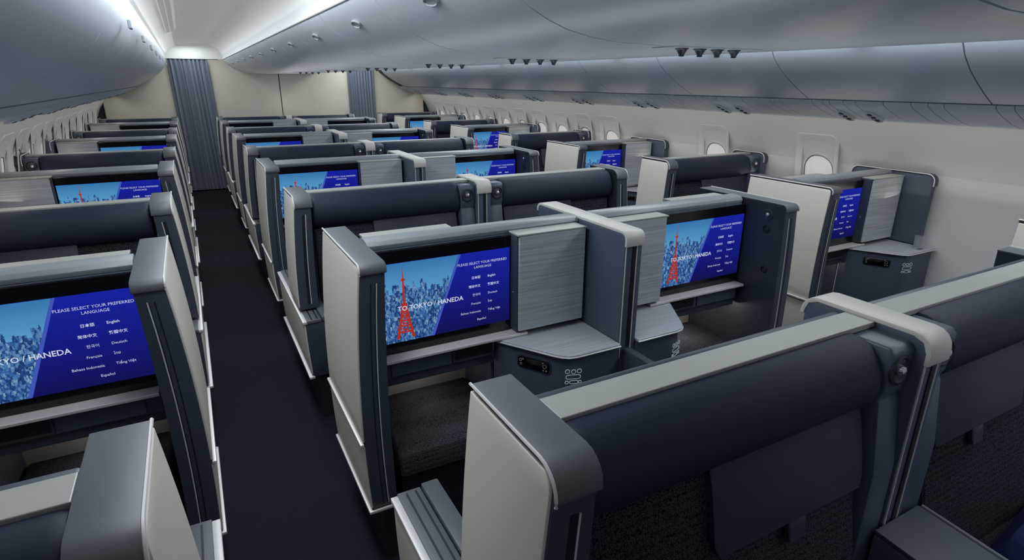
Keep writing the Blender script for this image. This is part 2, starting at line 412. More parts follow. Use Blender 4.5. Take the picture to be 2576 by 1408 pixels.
# windows ----------------------------------------------------------------
def rrect(w, h, r, n=6):
    pts = []
    for cx, cz, a in ((w / 2 - r, h / 2 - r, 0), (-w / 2 + r, h / 2 - r, 90), (-w / 2 + r, -h / 2 + r, 180), (w / 2 - r, -h / 2 + r, 270)):
        pts += smoothstep_arc(cx, cz, r, a, a + 90, n)
    return pts
def wallx(z):
    for (x0, z0), (x1, z1) in zip(WALLP, WALLP[1:]):
        if z1 <= z <= z0: return x0 + (x1 - x0) * (z - z0) / (z1 - z0)
    return WALLP[0][0] if z > WALLP[0][1] else WALLP[-1][0]
def window(u):
    root = thing('window_1')
    def ring(w, h, r, off, zc):
        return [Vector((u * (wallx(zc + z) - CX - off), y_, zc + z)) for y_, z in rrect(w, h, r)]
    # raised surround of the window bay
    mb = MB(); mb.loft([ring(0.36, 0.86, 0.05, -0.004, 1.03), ring(0.35, 0.85, 0.05, 0.007, 1.03), ring(0.30, 0.78, 0.05, 0.006, 1.03), ring(0.27, 0.74, 0.06, -0.002, 1.03)], caps=False)
    mb.build('window_bay', M['wall'], root, smooth=True)
    mb = MB(); mb.loft([ring(0.285, 0.43, 0.125, 0.0, 1.10), ring(0.28, 0.425, 0.125, 0.010, 1.10), ring(0.255, 0.40, 0.115, 0.012, 1.10), ring(0.235, 0.38, 0.11, 0.006, 1.10), ring(0.232, 0.377, 0.11, 0.004, 1.10)], caps=False)
    mb.build('window_frame', M['wall'], root, smooth=True)
    mb = MB(); mb.loft([ring(0.236, 0.381, 0.11, 0.0045, 1.10), ring(0.236, 0.381, 0.11, 0.0065, 1.10)])
    mb.build('pane', M['pane'], root)
    mb = MB(); mb.loft([ring(0.246, 0.391, 0.112, 0.007, 1.10), ring(0.244, 0.389, 0.112, 0.010, 1.10), ring(0.238, 0.383, 0.11, 0.010, 1.10), ring(0.236, 0.381, 0.11, 0.007, 1.10)], caps=False)
    mb.build('gasket', M['seam'], root, smooth=True)
    return root
wi = {-1: window(-1), 1: window(1)}; first = {-1: True, 1: True}; n = 1
for u in (1, -1):
    for k in range(-2, 17):
        if u > 0 and k in (-2, -1, 1, 3, 4): continue
        y = 2.88 + 0.52 * k
        if y > Y1 - 0.25: continue
        o = wi[u] if first[u] else dup(wi[u], (0, 0, 0)); first[u] = False
        o.location = (CX, y, 0); o.name = 'window_%d' % n; n += 1; struct(o)

# front bulkhead ---------------------------------------------------------
mb = MB().box(0.40, CX - 0.007, Y1, Y1 + 0.05, 0, 2.15, 0.004).box(CX + 0.007, 2.73, Y1, Y1 + 0.05, 0, 2.15, 0.004)
mb.box(-1.13, -0.12, Y1, Y1 + 0.05, 0, 2.15, 0.004).box(3.17, 4.17, Y1, Y1 + 0.05, 0, 2.15, 0.004)
struct(mb.build('wall_front', M['bulk']))
mb = MB().box(-1.5, 4.6, Y1 + 0.052, Y1 + 0.06, 0, 2.16)
struct(mb.build('trim_7', M['seam']))
struct(MB().box(-1.5, 4.6, Y1 - 0.002, Y1 + 0.06, 2.152, 2.45).build('trim_8', M['ceil']))
def curtain(x0, x1, xb0, xb1, label):
    root = thing('aisle_curtain', (0, Y1 - 0.06, 0)); n = 108
    def row(z):
        f = (2.14 - z) / 2.1; a = x0 + (xb0 - x0) * f; b = x1 + (xb1 - x1) * f
        r = [(a + (b - a) * i / n, 0.030 * math.sin(i / n * 2 * math.pi * 9 + 0.5 * math.sin(3.1 * i / n * 6)) * (0.7 + 0.3 * math.sin(i * 1.7)), z) for i in range(n + 1)]
        return r + [(x, y + 0.006, z_) for x, y, z_ in reversed(r)]
    MB().loft([row(0.02 + 2.12 * j / 8) for j in range(9)], angle=3).build('cloth', M['curtain'], root, smooth=True)
    MB().box(x0 - 0.01, x1 + 0.16, -0.012, 0.018, 2.14, 2.15).build('curtain_rail', M['seam'], root)
    return tag(root, label, 'curtain', 'aisle curtains')
curtain(-0.150, 0.43, -0.12, 0.50, 'pleated grey-blue curtain drawn across the end of the left aisle')
curtain(2.71, 3.185, 2.71, 3.20, 'pleated grey-blue curtain drawn across the end of the right aisle')

# ------------------------------------------------------------------ suite modules (local: t across from the aisle, y along, z up)
ZT = 1.255
def bulge(z):
    b = 0.037 * (1 - ((z - 0.62) / 0.635) ** 2); return max(b, 0.0)
def lin(a, b, n): return [a + (b - a) * i / n for i in range(n + 1)]
def privacy_panel(u, y0, y1, zb, skins, slot, rr=0.03, lamp=False):
    """tall aisle panel, bowed towards the aisle"""
    root = thing('privacy_panel')
    top = ZT - 0.007
    zs = lin(zb, top - rr, 12) + [top - rr + rr * math.sin(math.radians(a)) for a in (20, 40, 60, 75, 90)]
    ya = lambda z: y0 + (rr - math.sqrt(max(rr * rr - max(z - (top - rr), 0) ** 2, 0)))
    MB().slab(zs, ya, y1, lambda z: -bulge(z), lambda z: 0.082 - 0.55 * bulge(z), 0.004).build('panel_core', M['core'], root, u, smooth=True)
    for za, zc, kind in skins:
        zz = lin(za, min(zc, top - rr), 10)
        if zc > top - rr: zz += [top - rr + rr * math.sin(math.radians(a)) for a in (15, 30, 45, 58)]
        MB().slab(zz, lambda z: ya(z) + 0.006, y1 - 0.003, lambda z: -bulge(z) - 0.007, lambda z: -bulge(z) + 0.001, 0.002).build('outer_skin', M['beige'], root, u, smooth=True)
    # cap that wraps over the near top corner
    th = 0.008
    outer = [(y1, top + th)] + [(y0 - th + (rr + th) - (rr + th) * math.sin(math.radians(a)), top - rr + (rr + th) * math.cos(math.radians(a))) for a in (0, 18, 36, 54, 72, 90)] + [(y0 - th, top - rr - 0.010)]
    inner = [(y0, top - rr - 0.010)] + [(y0 + rr - rr * math.sin(math.radians(a)), top - rr + rr * math.cos(math.radians(a))) for a in (90, 60, 30, 0)] + [(y1, top)]
    MB().prism(outer + inner, 0, -0.006, 0.086, 0.003, 2, 0.9).build('top_cap', M['cap'], root, u, smooth=True)
    # silver lip on the aisle edge of the cap
    path = [(-0.007, p[0], p[1]) for p in outer]
    MB().tube(path, 0.0035, 6).build('edge_trim', M['silver'], root, u, smooth=True)
    # sliding-screen slot down the near face
    zz = lin(zb + 0.03, top - rr - 0.045, 10)
    mb = MB()
    for a, b in slot: mb.slab(zz, y0 - 0.0015, y0 + 0.004, lambda z, a=a: a - bulge(z) * 0.8, lambda z, b=b: b - bulge(z) * 0.8)
    mb.build('screen_slot', M['groove'], root, u)
    s1 = slot[-1][1]
    MB().slab(zz, y0 - 0.003, y0 + 0.004, lambda z: s1 - bulge(z) * 0.8, lambda z: s1 + 0.004 - bulge(z) * 0.8).build('slot_trim', M['silver'], root, u)
    for za, zc, kind in skins:
        if kind:
            z = za - 0.008; x = -bulge(z)
            mb = MB().box(x - 0.018, x - 0.004, y0 - 0.004, y1, z - 0.006, z + 0.007, 0.003)
            if kind == 2: mb.box(x - 0.018, 0.075, y0 - 0.012, y0 - 0.002, z - 0.006, z + 0.007, 0.003)
            mb.build('silver_trim', M['silver'], root, u, smooth=True)
    if lamp:
        for z_, y_, r_ in ((1.19, 0.10, 0.030), (1.115, 0.10, 0.022), (0.90, 0.085, 0.020)):
            x_ = 0.082 - 0.55 * bulge(z_)
            l_ = MB().lathe([(r_, -0.004), (r_, 0.003), (r_ * 0.8, 0.005), (r_ * 0.7, 0.001), (0.004, 0.0)], (x_, y_, z_), (1, 0, 0)).build('reading_lamp' if z_ > 1.15 else ('call_button' if z_ > 1 else 'power_socket'), M['core'] if z_ > 1.15 else M['plinth'], root, u, smooth=True)
            if z_ > 1.15: MB().lathe([(0.012, 0.0), (0.012, 0.006), (0.008, 0.011), (0.002, 0.012)], (x_, y_, z_), (1, 0, 0.1), 14).build('lens', M['lens'], l_, u, smooth=True)
    if zb < 0.4: MB().box(0.015, 0.075, y0 + 0.03, y1 - 0.03, 0.0, zb + 0.01).build('plinth', M['plinth'], root, u)
    return root

def low_wall(u):
    root = thing('aisle_side_wall'); y0, y1 = -0.14, 0.84
    MB().slab(lin(0.28, 0.60, 4), y0, y1, lambda z: -bulge(z), 0.10, 0.004).build('wall_core', M['core'], root, u, smooth=True)
    MB().slab(lin(0.30, 0.592, 4), y0 + 0.004, y1 - 0.004, lambda z: -bulge(z) - 0.007, lambda z: -bulge(z), 0.002).build('outer_skin', M['beige'], root, u, smooth=True)
    mb = MB().box(-0.052, -0.028, y0 - 0.004, y1, 0.596, 0.612, 0.003).box(-0.05, -0.02, y0 - 0.006, y1, 0.272, 0.286, 0.003)
    mb.build('silver_trim', M['silver'], root, u, smooth=True)
    MB().box(-0.030, 0.045, y0 - 0.006, y1 + 0.004, 0.598, 0.616, 0.003).box(0.048, 0.105, y0 - 0.006, y1 + 0.004, 0.60, 0.628, 0.006).build('ledge', M['cap'], root, u, smooth=True)
    MB().box(-0.006, 0.0, y0 + 0.01, y1 - 0.01, 0.6155, 0.6175).box(0.024, 0.030, y0 + 0.01, y1 - 0.01, 0.6155, 0.6175).build('screen_track', M['groove'], root, u)
    MB().box(0.01, 0.09, y0 + 0.03, y1 - 0.03, 0.0, 0.285).build('plinth', M['plinth'], root, u)
    return root

TD = 1.045                      # t of the divider face
def seat_a(u):
    """bench seat facing the camera; y=0 is the near edge of the tall panel"""
    root = thing('airline_seat')
    MB().box(0.088, TD, 0.142, 0.212, 0.06, 1.236, 0.004).build('back_shell', M['shell'], root, u)
    MB().box(0.088, TD, 0.128, 0.206, 1.2365, 1.252, 0.002).build('top_band', M['band'], root, u)
    MB().box(0.088, TD, 0.2125, 0.234, 1.205, 1.246, 0.007).build('rear_lip', M['core'], root, u, smooth=True)
    # rolled leather headrest bolster
    prof = [(0.127, 1.244), (0.10, 1.244), (0.070, 1.232), (0.046, 1.208), (0.030, 1.170), (0.026, 1.130), (0.036, 1.095), (0.060, 1.070), (0.092, 1.058), (0.127, 1.060)]
    c = (0.127, 1.15); rings = []
    for t, s in ((0.090, 0.80), (0.092, 0.92), (0.100, 0.98), (0.115, 1.0), (0.35, 1.0), (0.6, 1.0), (0.915, 1.0), (0.936, 0.98), (0.946, 0.92), (0.949, 0.80)):
        rings.append([(t, c[0] + (a - c[0]) * s, c[1] + (b - c[1]) * (0.5 + 0.5 * s)) for a, b in prof])
    MB().loft(rings, angle=3).build('headrest_bolster', M['leather'], root, u, smooth=True)
    # woven backrest
    bk = [(0.118, 1.066), (0.085, 1.062), (0.068, 1.04), (0.05, 0.95), (0.022, 0.80), (-0.01, 0.65), (-0.04, 0.52), (-0.05, 0.47), (0.10, 0.44), (0.118, 0.6)]
    rings = []
    for t, s in ((0.094, 0.6), (0.098, 0.85), (0.11, 1.0), (0.5, 1.0), (0.925, 1.0), (0.940, 0.85), (0.946, 0.6)):
        rings.append([(t, 0.118 + (a - 0.118) * s, b) for a, b in bk])
    MB().loft(rings, angle=3).build('backrest', M['fabric'], root, u, smooth=True)
    # leather cover hanging over the backrest, with its pull tab
    def yb(z):
        P = [(1.10, 0.074), (1.062, 0.070), (1.04, 0.061), (0.95, 0.041), (0.80, 0.013), (0.65, -0.02)]
        for (za, ya), (zc, yc) in zip(P, P[1:]):
            if zc <= z <= za: return ya + (yc - ya) * (za - z) / (za - zc)
        return 0.07
    def sheet(mb, ring2):
        mb.loft([[(t, yb(z) - 0.004 + (0.0035 if True else 0), z) for t, z in ring2], [(t, yb(z) - 0.012, z) for t, z in ring2]], 0.002, 1, angle=0.9)
    mb = MB()
    rows = lin(1.088, 0.872, 8)
    rings = []
    for z in rows:
        w = 0.0 if z > 0.90 else (0.90 - z) * 0.4
        rings.append([(0.418 + w, yb(z) + 0.006, z), (0.418 + w, yb(z) - 0.011, z), (0.424 + w, yb(z) - 0.015, z), (0.924 - w, yb(z) - 0.015, z), (0.930 - w, yb(z) - 0.011, z), (0.930 - w, yb(z) + 0.006, z)])
    mb.loft(rings, angle=3)
    mb.build('head_cover', M['flap'], root, u, smooth=True)
    rings = []
    for z in lin(0.871, 0.815, 3):
        rings.append([(0.655, yb(z) + 0.004, z), (0.655, yb(z) - 0.012, z), (0.715, yb(z) - 0.012, z), (0.715, yb(z) + 0.004, z)])
    MB().loft(rings, 0.003, 1).build('pull_tab', M['flap'], root, u, smooth=True)
    # side wing with the reading lamp
    wp = [(0.141, 1.236), (0.035, 1.236), (0.022, 1.22), (0.026, 1.12), (0.036, 1.095), (0.030, 1.085), (0.004, 0.90), (0.004, 0.50), (0.141, 0.5)]
    MB().prism(wp, 0, 0.952, TD - 0.001, 0.006, 2).build('side_wing', M['shell'], root, u, smooth=True)
    lamp = MB().lathe([(0.040, -0.004), (0.040, 0.003), (0.033, 0.006), (0.027, 0.001), (0.006, 0.0)], (0.992, 0.0235, 1.176), (0, -1, 0.03)).build('reading_lamp', M['plinth'], root, u, smooth=True)
    MB().lathe([(0.013, 0.0), (0.013, 0.006), (0.009, 0.013), (0.002, 0.015)], (0.992, 0.0235, 1.176), (0, -1, 0.2), 14).build('lens', M['lens'], lamp, u, smooth=True)
    # seat pan and base
    cz = [(-0.62, 0.36), (-0.64, 0.40), (-0.62, 0.455), (-0.55, 0.472), (-0.10, 0.470), (0.02, 0.46), (0.06, 0.44), (0.06, 0.34), (-0.60, 0.34)]
    rings = []
    for t, s in ((0.112, 0.55), (0.118, 0.85), (0.135, 1.0), (0.5, 1.02), (0.92, 1.0), (0.936, 0.85), (0.942, 0.55)):
        rings.append([(t, -0.28 + (a + 0.28) * (0.96 + 0.04 * s), 0.40 + (b - 0.40) * s) for a, b in cz])
    MB().loft(rings, angle=3).build('seat_cushion', M['fabric'], root, u, smooth=True)
    MB().box(0.13, 0.93, -0.56, 0.13, 0.0, 0.345, 0.01).build('seat_base', M['plinth'], root, u)
    return root

def partition_b(u):
    root = thing('suite_partition')
    MB().box(0.088, TD, 0.255, 0.345, 0.79, 1.222, 0.004).build('wall_panel', M['shell'], root, u)
    MB().prism([(0.262, 1.2225), (0.258, 1.240), (0.268, 1.255), (0.29, 1.262), (0.33, 1.262), (0.352, 1.252), (0.356, 1.2225)], 0, 0.090, TD, 0.002).build('top_rail', M['rail'], root, u, smooth=True)
    MB().box(0.088, 0.745, 0.178, 0.345, 0.779, 0.792, 0.003).build('silver_ledge', M['silver'], root, u)
    b = MB()
    b.box(0.088, 0.598, 0.225, 0.345, 0.695, 0.777, 0.003); b.build('shelf_box', M['shell'], root, u)
    MB().box(0.14, 0.385, 0.218, 0.226, 0.702, 0.768, 0.002).build('drawer_front', M['shell'], root, u)
    fr = MB().box(0.405, 0.594, 0.217, 0.226, 0.700, 0.771, 0.003).build('literature_slot', M['core'], root, u)
    MB().box(0.413, 0.586, 0.2155, 0.220, 0.713, 0.764, 0.002).build('slot_opening', M['recess'], fr, u)
    MB().box(0.088, 0.598, 0.235, 0.345, 0.655, 0.694, 0.003).build('lower_panel', M['core'], root, u)
    # footwell lining under the shelf
    MB().box(0.088, 0.62, 0.545, 0.555, 0.06, 0.654).build('footwell_back', M['foot'], root, u)
    MB().box(0.088, 0.62, 0.346, 0.544, 0.645, 0.654).build('footwell_roof', M['core'], root, u)
    MB().box(0.60, 0.611, 0.256, 0.544, 0.06, 0.645).build('footwell_side', M['shell'], root, u)
    return root

def locker(u):
    root = thing('storage_locker')
    MB().box(0.69, 1.025, 0.185, 0.254, 0.80, 1.228, 0.003).build('body', M['core'], root, u)
    MB().box(0.696, 1.025, 0.170, 0.184, 0.806, 1.228, 0.003).build('door', M['streaky'], root, u)
    MB().box(0.688, 1.027, 0.168, 0.254, 1.229, 1.236, 0.001).build('top_cover', M['band'], root, u)
    MB().lathe([(0.004, 0), (0.004, 0.003), (0.001, 0.004)], (0.690, 0.215, 0.975), (-1, 0, 0), 10).build('latch_button', M['lens'], root, u)
    return root
def far_locker(u):
    root = thing('storage_locker')
    MB().box(0.11, 0.48, 0.357, 0.425, 0.80, 1.240, 0.003).build('body', M['core'], root, u)
    MB().box(0.108, 0.482, 0.357, 0.440, 1.241, 1.250, 0.001).build('top_cover', M['band'], root, u)
    MB().box(0.11, 0.48, 0.426, 0.439, 0.80, 1.240, 0.003).build('door', M['streaky'], root, u)
    return root

def console(u, tmax):
    root = thing('side_console')
    arc = [(0.745, -0.035), (0.765, -0.062), (0.79, -0.082), (0.825, -0.090)]
    poly = [(0.600, 0.253), (0.600, 0.205)] + arc + [(tmax, -0.090), (tmax, 0.253)]
    def inset(p, d):
        cx, cy = 0.92, 0.10
        return [(x + (d if x < cx else (-d if x < tmax - 0.01 else 0)), y + (d if y < cy else 0)) for x, y in p]
    MB().prism(poly, 2, 0.764, 0.7775, 0.003).build('tabletop', M['streaky_top'], root, u)
    p2 = inset(poly, 0.012)
    MB().prism([(min(x, 1.09), y) for x, y in p2], 2, 0.0, 0.7635, 0.004).build('body', M['shell'], root, u)
    # silver edge strip round the table
    edge = [(x, y, 0.7675) for x, y in inset(poly[1:-1], -0.0015)]
    MB().tube(edge, 0.0035, 6).build('edge_trim', M['silver'], root, u, smooth=True)
    # seat control pad: ringed keys on the rounded corner
    a = Vector((0.612, 0.217)); b = Vector((0.757, -0.023)); d = (b - a).normalized(); nrm = Vector((-abs(d.y), -abs(d.x)))
    # corner point and its outward normal
    P = Vector((0.812, -0.079, 0)); nn = Vector((-0.34, -0.94, 0)); tt = Vector((0.94, -0.34, 0))
    mb = MB()
    def ring_key(cx, cz, w, h):
        pts = rrect(w, h, min(w, h) / 2 * 0.98, 4); n = len(pts)
        path = [P + tt * (cx + q[0]) + Vector((0, 0, cz + 0.014 + q[1])) + nn * 0.003 for q in pts]; path.append(path[0])
        mb.tube(path, 0.0016, 4)
    for cx, cz, w, h in ((-0.024, 0.690, 0.018, 0.018), (0.002, 0.688, 0.018, 0.018), (0.026, 0.690, 0.018, 0.018), (0.001, 0.664, 0.062, 0.018), (-0.026, 0.640, 0.014, 0.014), (0.004, 0.640, 0.036, 0.014), (0.030, 0.640, 0.012, 0.012)):
        ring_key(cx, cz, w, h)
    mb.build('seat_control_keys', M['key'], root, u)
    return root
def remote(u):
    """black handset clipped in the sloping console face"""
    root = thing('remote_handset')
    a = Vector((0.612, 0.217, 0)); b = Vector((0.757, -0.023, 0)); d = (b - a).normalized(); n = Vector((-abs(d.y), -abs(d.x), 0))
    c = a + (b - a) * 0.66 + Vector((0, 0, 0.700)); up = Vector((0, 0, 1))
    def ring(w, h, r, off): return [c + d * p + up * q + n * off for p, q in rrect(w, h, r, 5)]
    MB().loft([ring(0.150, 0.048, 0.014, 0.0), ring(0.150, 0.048, 0.014, 0.0095), ring(0.146, 0.044, 0.013, 0.011)], angle=3).build('handset_body', M['black'], root, u, smooth=True)
    MB().loft([ring(0.162, 0.060, 0.018, 0.0), ring(0.162, 0.060, 0.018, 0.006), ring(0.153, 0.051, 0.015, 0.006), ring(0.152, 0.050, 0.015, 0.0)], angle=3, caps=False).build('holder', M['core'], root, u, smooth=True)
    mb = MB()
    for p, q, r in ((-0.060, 0.010, 0.006), (-0.058, -0.008, 0.005), (-0.048, 0.016, 0.003), (0.055, 0.004, 0.009), (0.046, 0.018, 0.003), (0.050, -0.014, 0.003), (0.063, -0.014, 0.003)):
        path = [c + d * (p + r * math.cos(k * math.pi / 4)) + up * (q + r * math.sin(k * math.pi / 4)) + n * 0.0115 for k in range(9)]
        mb.tube(path, 0.0009, 4)
    mb.build('key_marks', M['rkey'], root, u)
    return root

def ottoman(u):
    root = thing('footrest')
    rings = []
    for t, s in ((0.104, 0.6), (0.108, 0.85), (0.122, 1.0), (0.35, 1.03), (0.572, 1.0), (0.588, 0.85), (0.592, 0.6)):
        rings.append([(t, 0.30 + (a - 0.30) * (0.97 + 0.03 * s), 0.39 + (b - 0.39) * s) for a, b in ((0.05, 0.40), (0.06, 0.435), (0.09, 0.452), (0.30, 0.458), (0.51, 0.452), (0.54, 0.43), (0.54, 0.34), (0.06, 0.34))])
    MB().loft(rings, angle=3).build('cushion', M['quilt'], root, u, smooth=True)
    MB().box(0.12, 0.575, 0.10, 0.53, 0.0, 0.345).build('base', M['plinth'], root, u)
    return root

def text_mesh(body, size, align, font_bold=False):
    c = bpy.data.curves.new('t', 'FONT'); c.body = body; c.size = size; c.align_x = align; c.resolution_u = 2
    if font_bold: c.offset = size * 0.012
    o = bpy.data.objects.new('t', c); COL.objects.link(o)
    dg = bpy.context.evaluated_depsgraph_get(); dg.update()
    me = bpy.data.meshes.new_from_object(o.evaluated_get(dg)); bpy.data.objects.remove(o); bpy.data.curves.remove(c)
    return me
def place_text(bm, body, size, x, z, y, align='CENTER', bold=False):
    me = text_mesh(body, size, align, bold)
    for v in me.vertices: v.co = Vector((x + v.co.x, y, z + v.co.y))
    bm.from_mesh(me); bpy.data.meshes.remove(me)
TXT = {}
def monitor(u):
    """x runs left to right in the picture whatever the side; x0..x1 is the lit picture"""
    root = thing('seat_monitor')
    f = 0.234
    ta, tb = 0.092, 0.682
    xa, xb = (ta, tb) if u > 0 else (-tb, -ta)
    bz = MB().box(0.086 if u > 0 else -0.689, 0.689 if u > 0 else -0.086, 0.236, 0.2535, 0.792, 1.221, 0.003)
    bz.build('bezel', M['black'], root)
    w = xb - xa; z0, z1 = 0.842, 1.170; h = z1 - z0
    X = lambda q: xa + w * q
    Z = lambda q: z0 + h * q
    # split line between picture and blue menu
    lo, hi = 0.40, 0.61
    def quad(pts, y0, y1, name, m, par): return MB().prism([(X(a), Z(b)) for a, b in pts], 1, y0, y1).build(name, m, par)
    pic = quad([(0, 0), (1, 0), (1, 1), (0, 1)], f, f + 0.002, 'menu_screen', M['blue'], root)
    quad([(0, 0), (lo, 0), (hi, 1), (0, 1)], f - 0.0006, f - 0.0002, 'city_picture', M['city'], pic)
    mb = MB().prism([(X(a), Z(b)) for a, b in ((lo - 0.012, 0), (lo + 0.010, 0), (hi + 0.012, 1), (hi - 0.006, 1))], 1, f - 0.0010, f - 0.0007)
    mb.build('diagonal_band', M['diag'], pic)
    # red lattice tower in the picture
    mb = MB()
    def seg(a, b, r0, r1):
        n = 4; A = Vector((X(a[0]), 0, Z(a[1]))); B = Vector((X(b[0]), 0, Z(b[1]))); d = (B - A).normalized(); s = Vector((d.z, 0, -d.x))
        mb.prism([((A + s * r0).x, (A + s * r0).z), ((A - s * r0).x, (A - s * r0).z), ((B - s * r1).x, (B - s * r1).z), ((B + s * r1).x, (B + s * r1).z)], 1, f - 0.0014, f - 0.0011)
    cxn = 0.205
    seg((cxn - 0.055, 0.04), (cxn - 0.012, 0.46), 0.006, 0.0035); seg((cxn + 0.055, 0.04), (cxn + 0.012, 0.46), 0.006, 0.0035)
    for q in (0.12, 0.2, 0.27, 0.33, 0.385, 0.43):
        hw = 0.055 - 0.043 * (q - 0.04) / 0.42
        seg((cxn - hw, q), (cxn + hw, q), 0.003, 0.003)
        seg((cxn - hw, q), (cxn + hw * 0.8, q + 0.06), 0.002, 0.002); seg((cxn + hw, q), (cxn - hw * 0.8, q + 0.06), 0.002, 0.002)
    seg((cxn - 0.02, 0.475), (cxn + 0.02, 0.475), 0.006, 0.006)
    seg((cxn, 0.45), (cxn, 0.80), 0.0055, 0.0030); seg((cxn - 0.014, 0.79), (cxn + 0.014, 0.79), 0.0045, 0.0045); seg((cxn, 0.79), (cxn, 0.97), 0.0025, 0.0007)
    mb.build('tower', M['tower'], pic)
    y = f - 0.0018
    bm = bmesh.new(); place_text(bm, 'TO TOKYO / HANEDA', 0.0275, X(0.395), Z(0.40), y, 'CENTER', True)
    me = bpy.data.meshes.new('headline'); bm.to_mesh(me); bm.free(); me.materials.append(M['headline'])
    o = bpy.data.objects.new('headline', me); COL.objects.link(o); o.parent = pic
    cxm = X(0.785)
    def option(name, *items):
        bm = bmesh.new()
        for it in items: place_text(bm, *it)
        me = bpy.data.meshes.new(name); bm.to_mesh(me); bm.free(); me.materials.append(M['text'])
        o = bpy.data.objects.new(name, me); COL.objects.link(o); o.parent = pic
    option('menu_heading', ('PLEASE SELECT YOUR PREFERRED', 0.0150, cxm, Z(0.845), y), ('LANGUAGE', 0.0150, cxm, Z(0.79), y))
    rows = [('日本語', 'English'), ('简体中文', '繁體中文'), ('한국어', 'Deutsch'), ('Français', 'ไทย'), ('Bahasa Indonesia', 'Tiếng Việt')]
    for i, (l, r) in enumerate(rows):
        z = Z(0.655 - 0.115 * i)
        option('language_option', (l, 0.0135, cxm - 0.011, z, y, 'RIGHT', i < 2)); option('language_option', (r, 0.0135, cxm + 0.022, z, y, 'LEFT', i < 2))
    option('language_option', ('Español', 0.0135, cxm - 0.008, Z(0.085), y))
    return root

def divider(u, kind, window_side):
    """upright fin between two seats; x is measured from the face at TD"""
    root = thing('suite_divider')
    if window_side: x0, x1 = TD + 0.004, TD + 0.050
    else: x0, x1 = TD + 0.002, TD + 0.092
    if kind == 'A': y0, y1, rr, z0 = 0.0, 0.325, 0.035, 0.0
    else: y0, y1, rr, z0 = (-0.07, 0.61, 0.020, 0.0) if not window_side else (0.0, 0.54, 0.035, 0.785)
    top = ZT - 0.006
    def side(r, zb, d=0.0):
        return [(y1 - d, zb), (y0 + d, zb)] + [(y0 + d + r - r * math.cos(math.radians(a)), top - d - r + r * math.sin(math.radians(a))) for a in (0, 22, 45, 67, 90)] + [(y1 - d - r + r * math.sin(math.radians(a)), top - d - r + r * math.cos(math.radians(a))) for a in (0, 22, 45, 67, 90)]
    MB().prism(side(rr, z0), 0, x0, x1, 0.003, 2, 0.9).build('fin', M['shell'], root, u, smooth=True)
    th = 0.012
    out = [(y0 - th, top - rr - 0.03)] + [(y0 - th + (rr + th) - (rr + th) * math.cos(math.radians(a)), top - rr + (rr + th) * math.sin(math.radians(a))) for a in (0, 22, 45, 67, 90)] + [(y1 + th - (rr + th) + (rr + th) * math.sin(math.radians(a)), top - rr + (rr + th) * math.cos(math.radians(a))) for a in (0, 22, 45, 67, 90)] + [(y1 + th, top - rr - 0.01)]
    inn = [(y1, top - rr - 0.01)] + [(y1 - rr + rr * math.cos(math.radians(a)), top - rr + rr * math.sin(math.radians(a))) for a in (0, 45, 90)] + [(y0 + rr - rr * math.cos(math.radians(a)), top - rr + rr * math.sin(math.radians(a))) for a in (90, 45, 0)] + [(y0, top - rr - 0.03)]
    if window_side:
        MB().prism(out + inn, 0, x0 - 0.002, x1 + 0.002, 0.002, 2, 0.9).build('edge_band', M['core'], root, u, smooth=True)
        MB().tube([(x0 - 0.003, p[0], p[1]) for p in out], 0.0035, 6).build('edge_trim', M['silver'], root, u, smooth=True)
    else:
        MB().prism(out + inn, 0, x0 - 0.002, x1 + 0.002, 0.002, 2, 0.9).build('top_cap', M['lightcap'], root, u, smooth=True)
        MB().box(x0 + 0.040, x0 + 0.056, y0 - 0.003, y0 + 0.002, z0 + 0.05 if kind == 'A' else 0.75, top - rr - 0.03).build('screen_slot', M['groove'], root, u)
        mb = MB().box(x0 + 0.004, x0 + 0.008, y0 - 0.004, y0 + 0.002, 0.70, top - rr - 0.03).box(x0 + 0.060, x0 + 0.064, y0 - 0.004, y0 + 0.002, 0.70, top - rr - 0.03)
        mb.build('slot_trim', M['silver'], root, u)
        if kind == 'B':
            MB().box(x0 + 0.026, x0 + 0.064, -0.87, -0.072, 0.40, 0.745, 0.006).build('lowered_screen', M['core'], root, u, smooth=True)
    return root

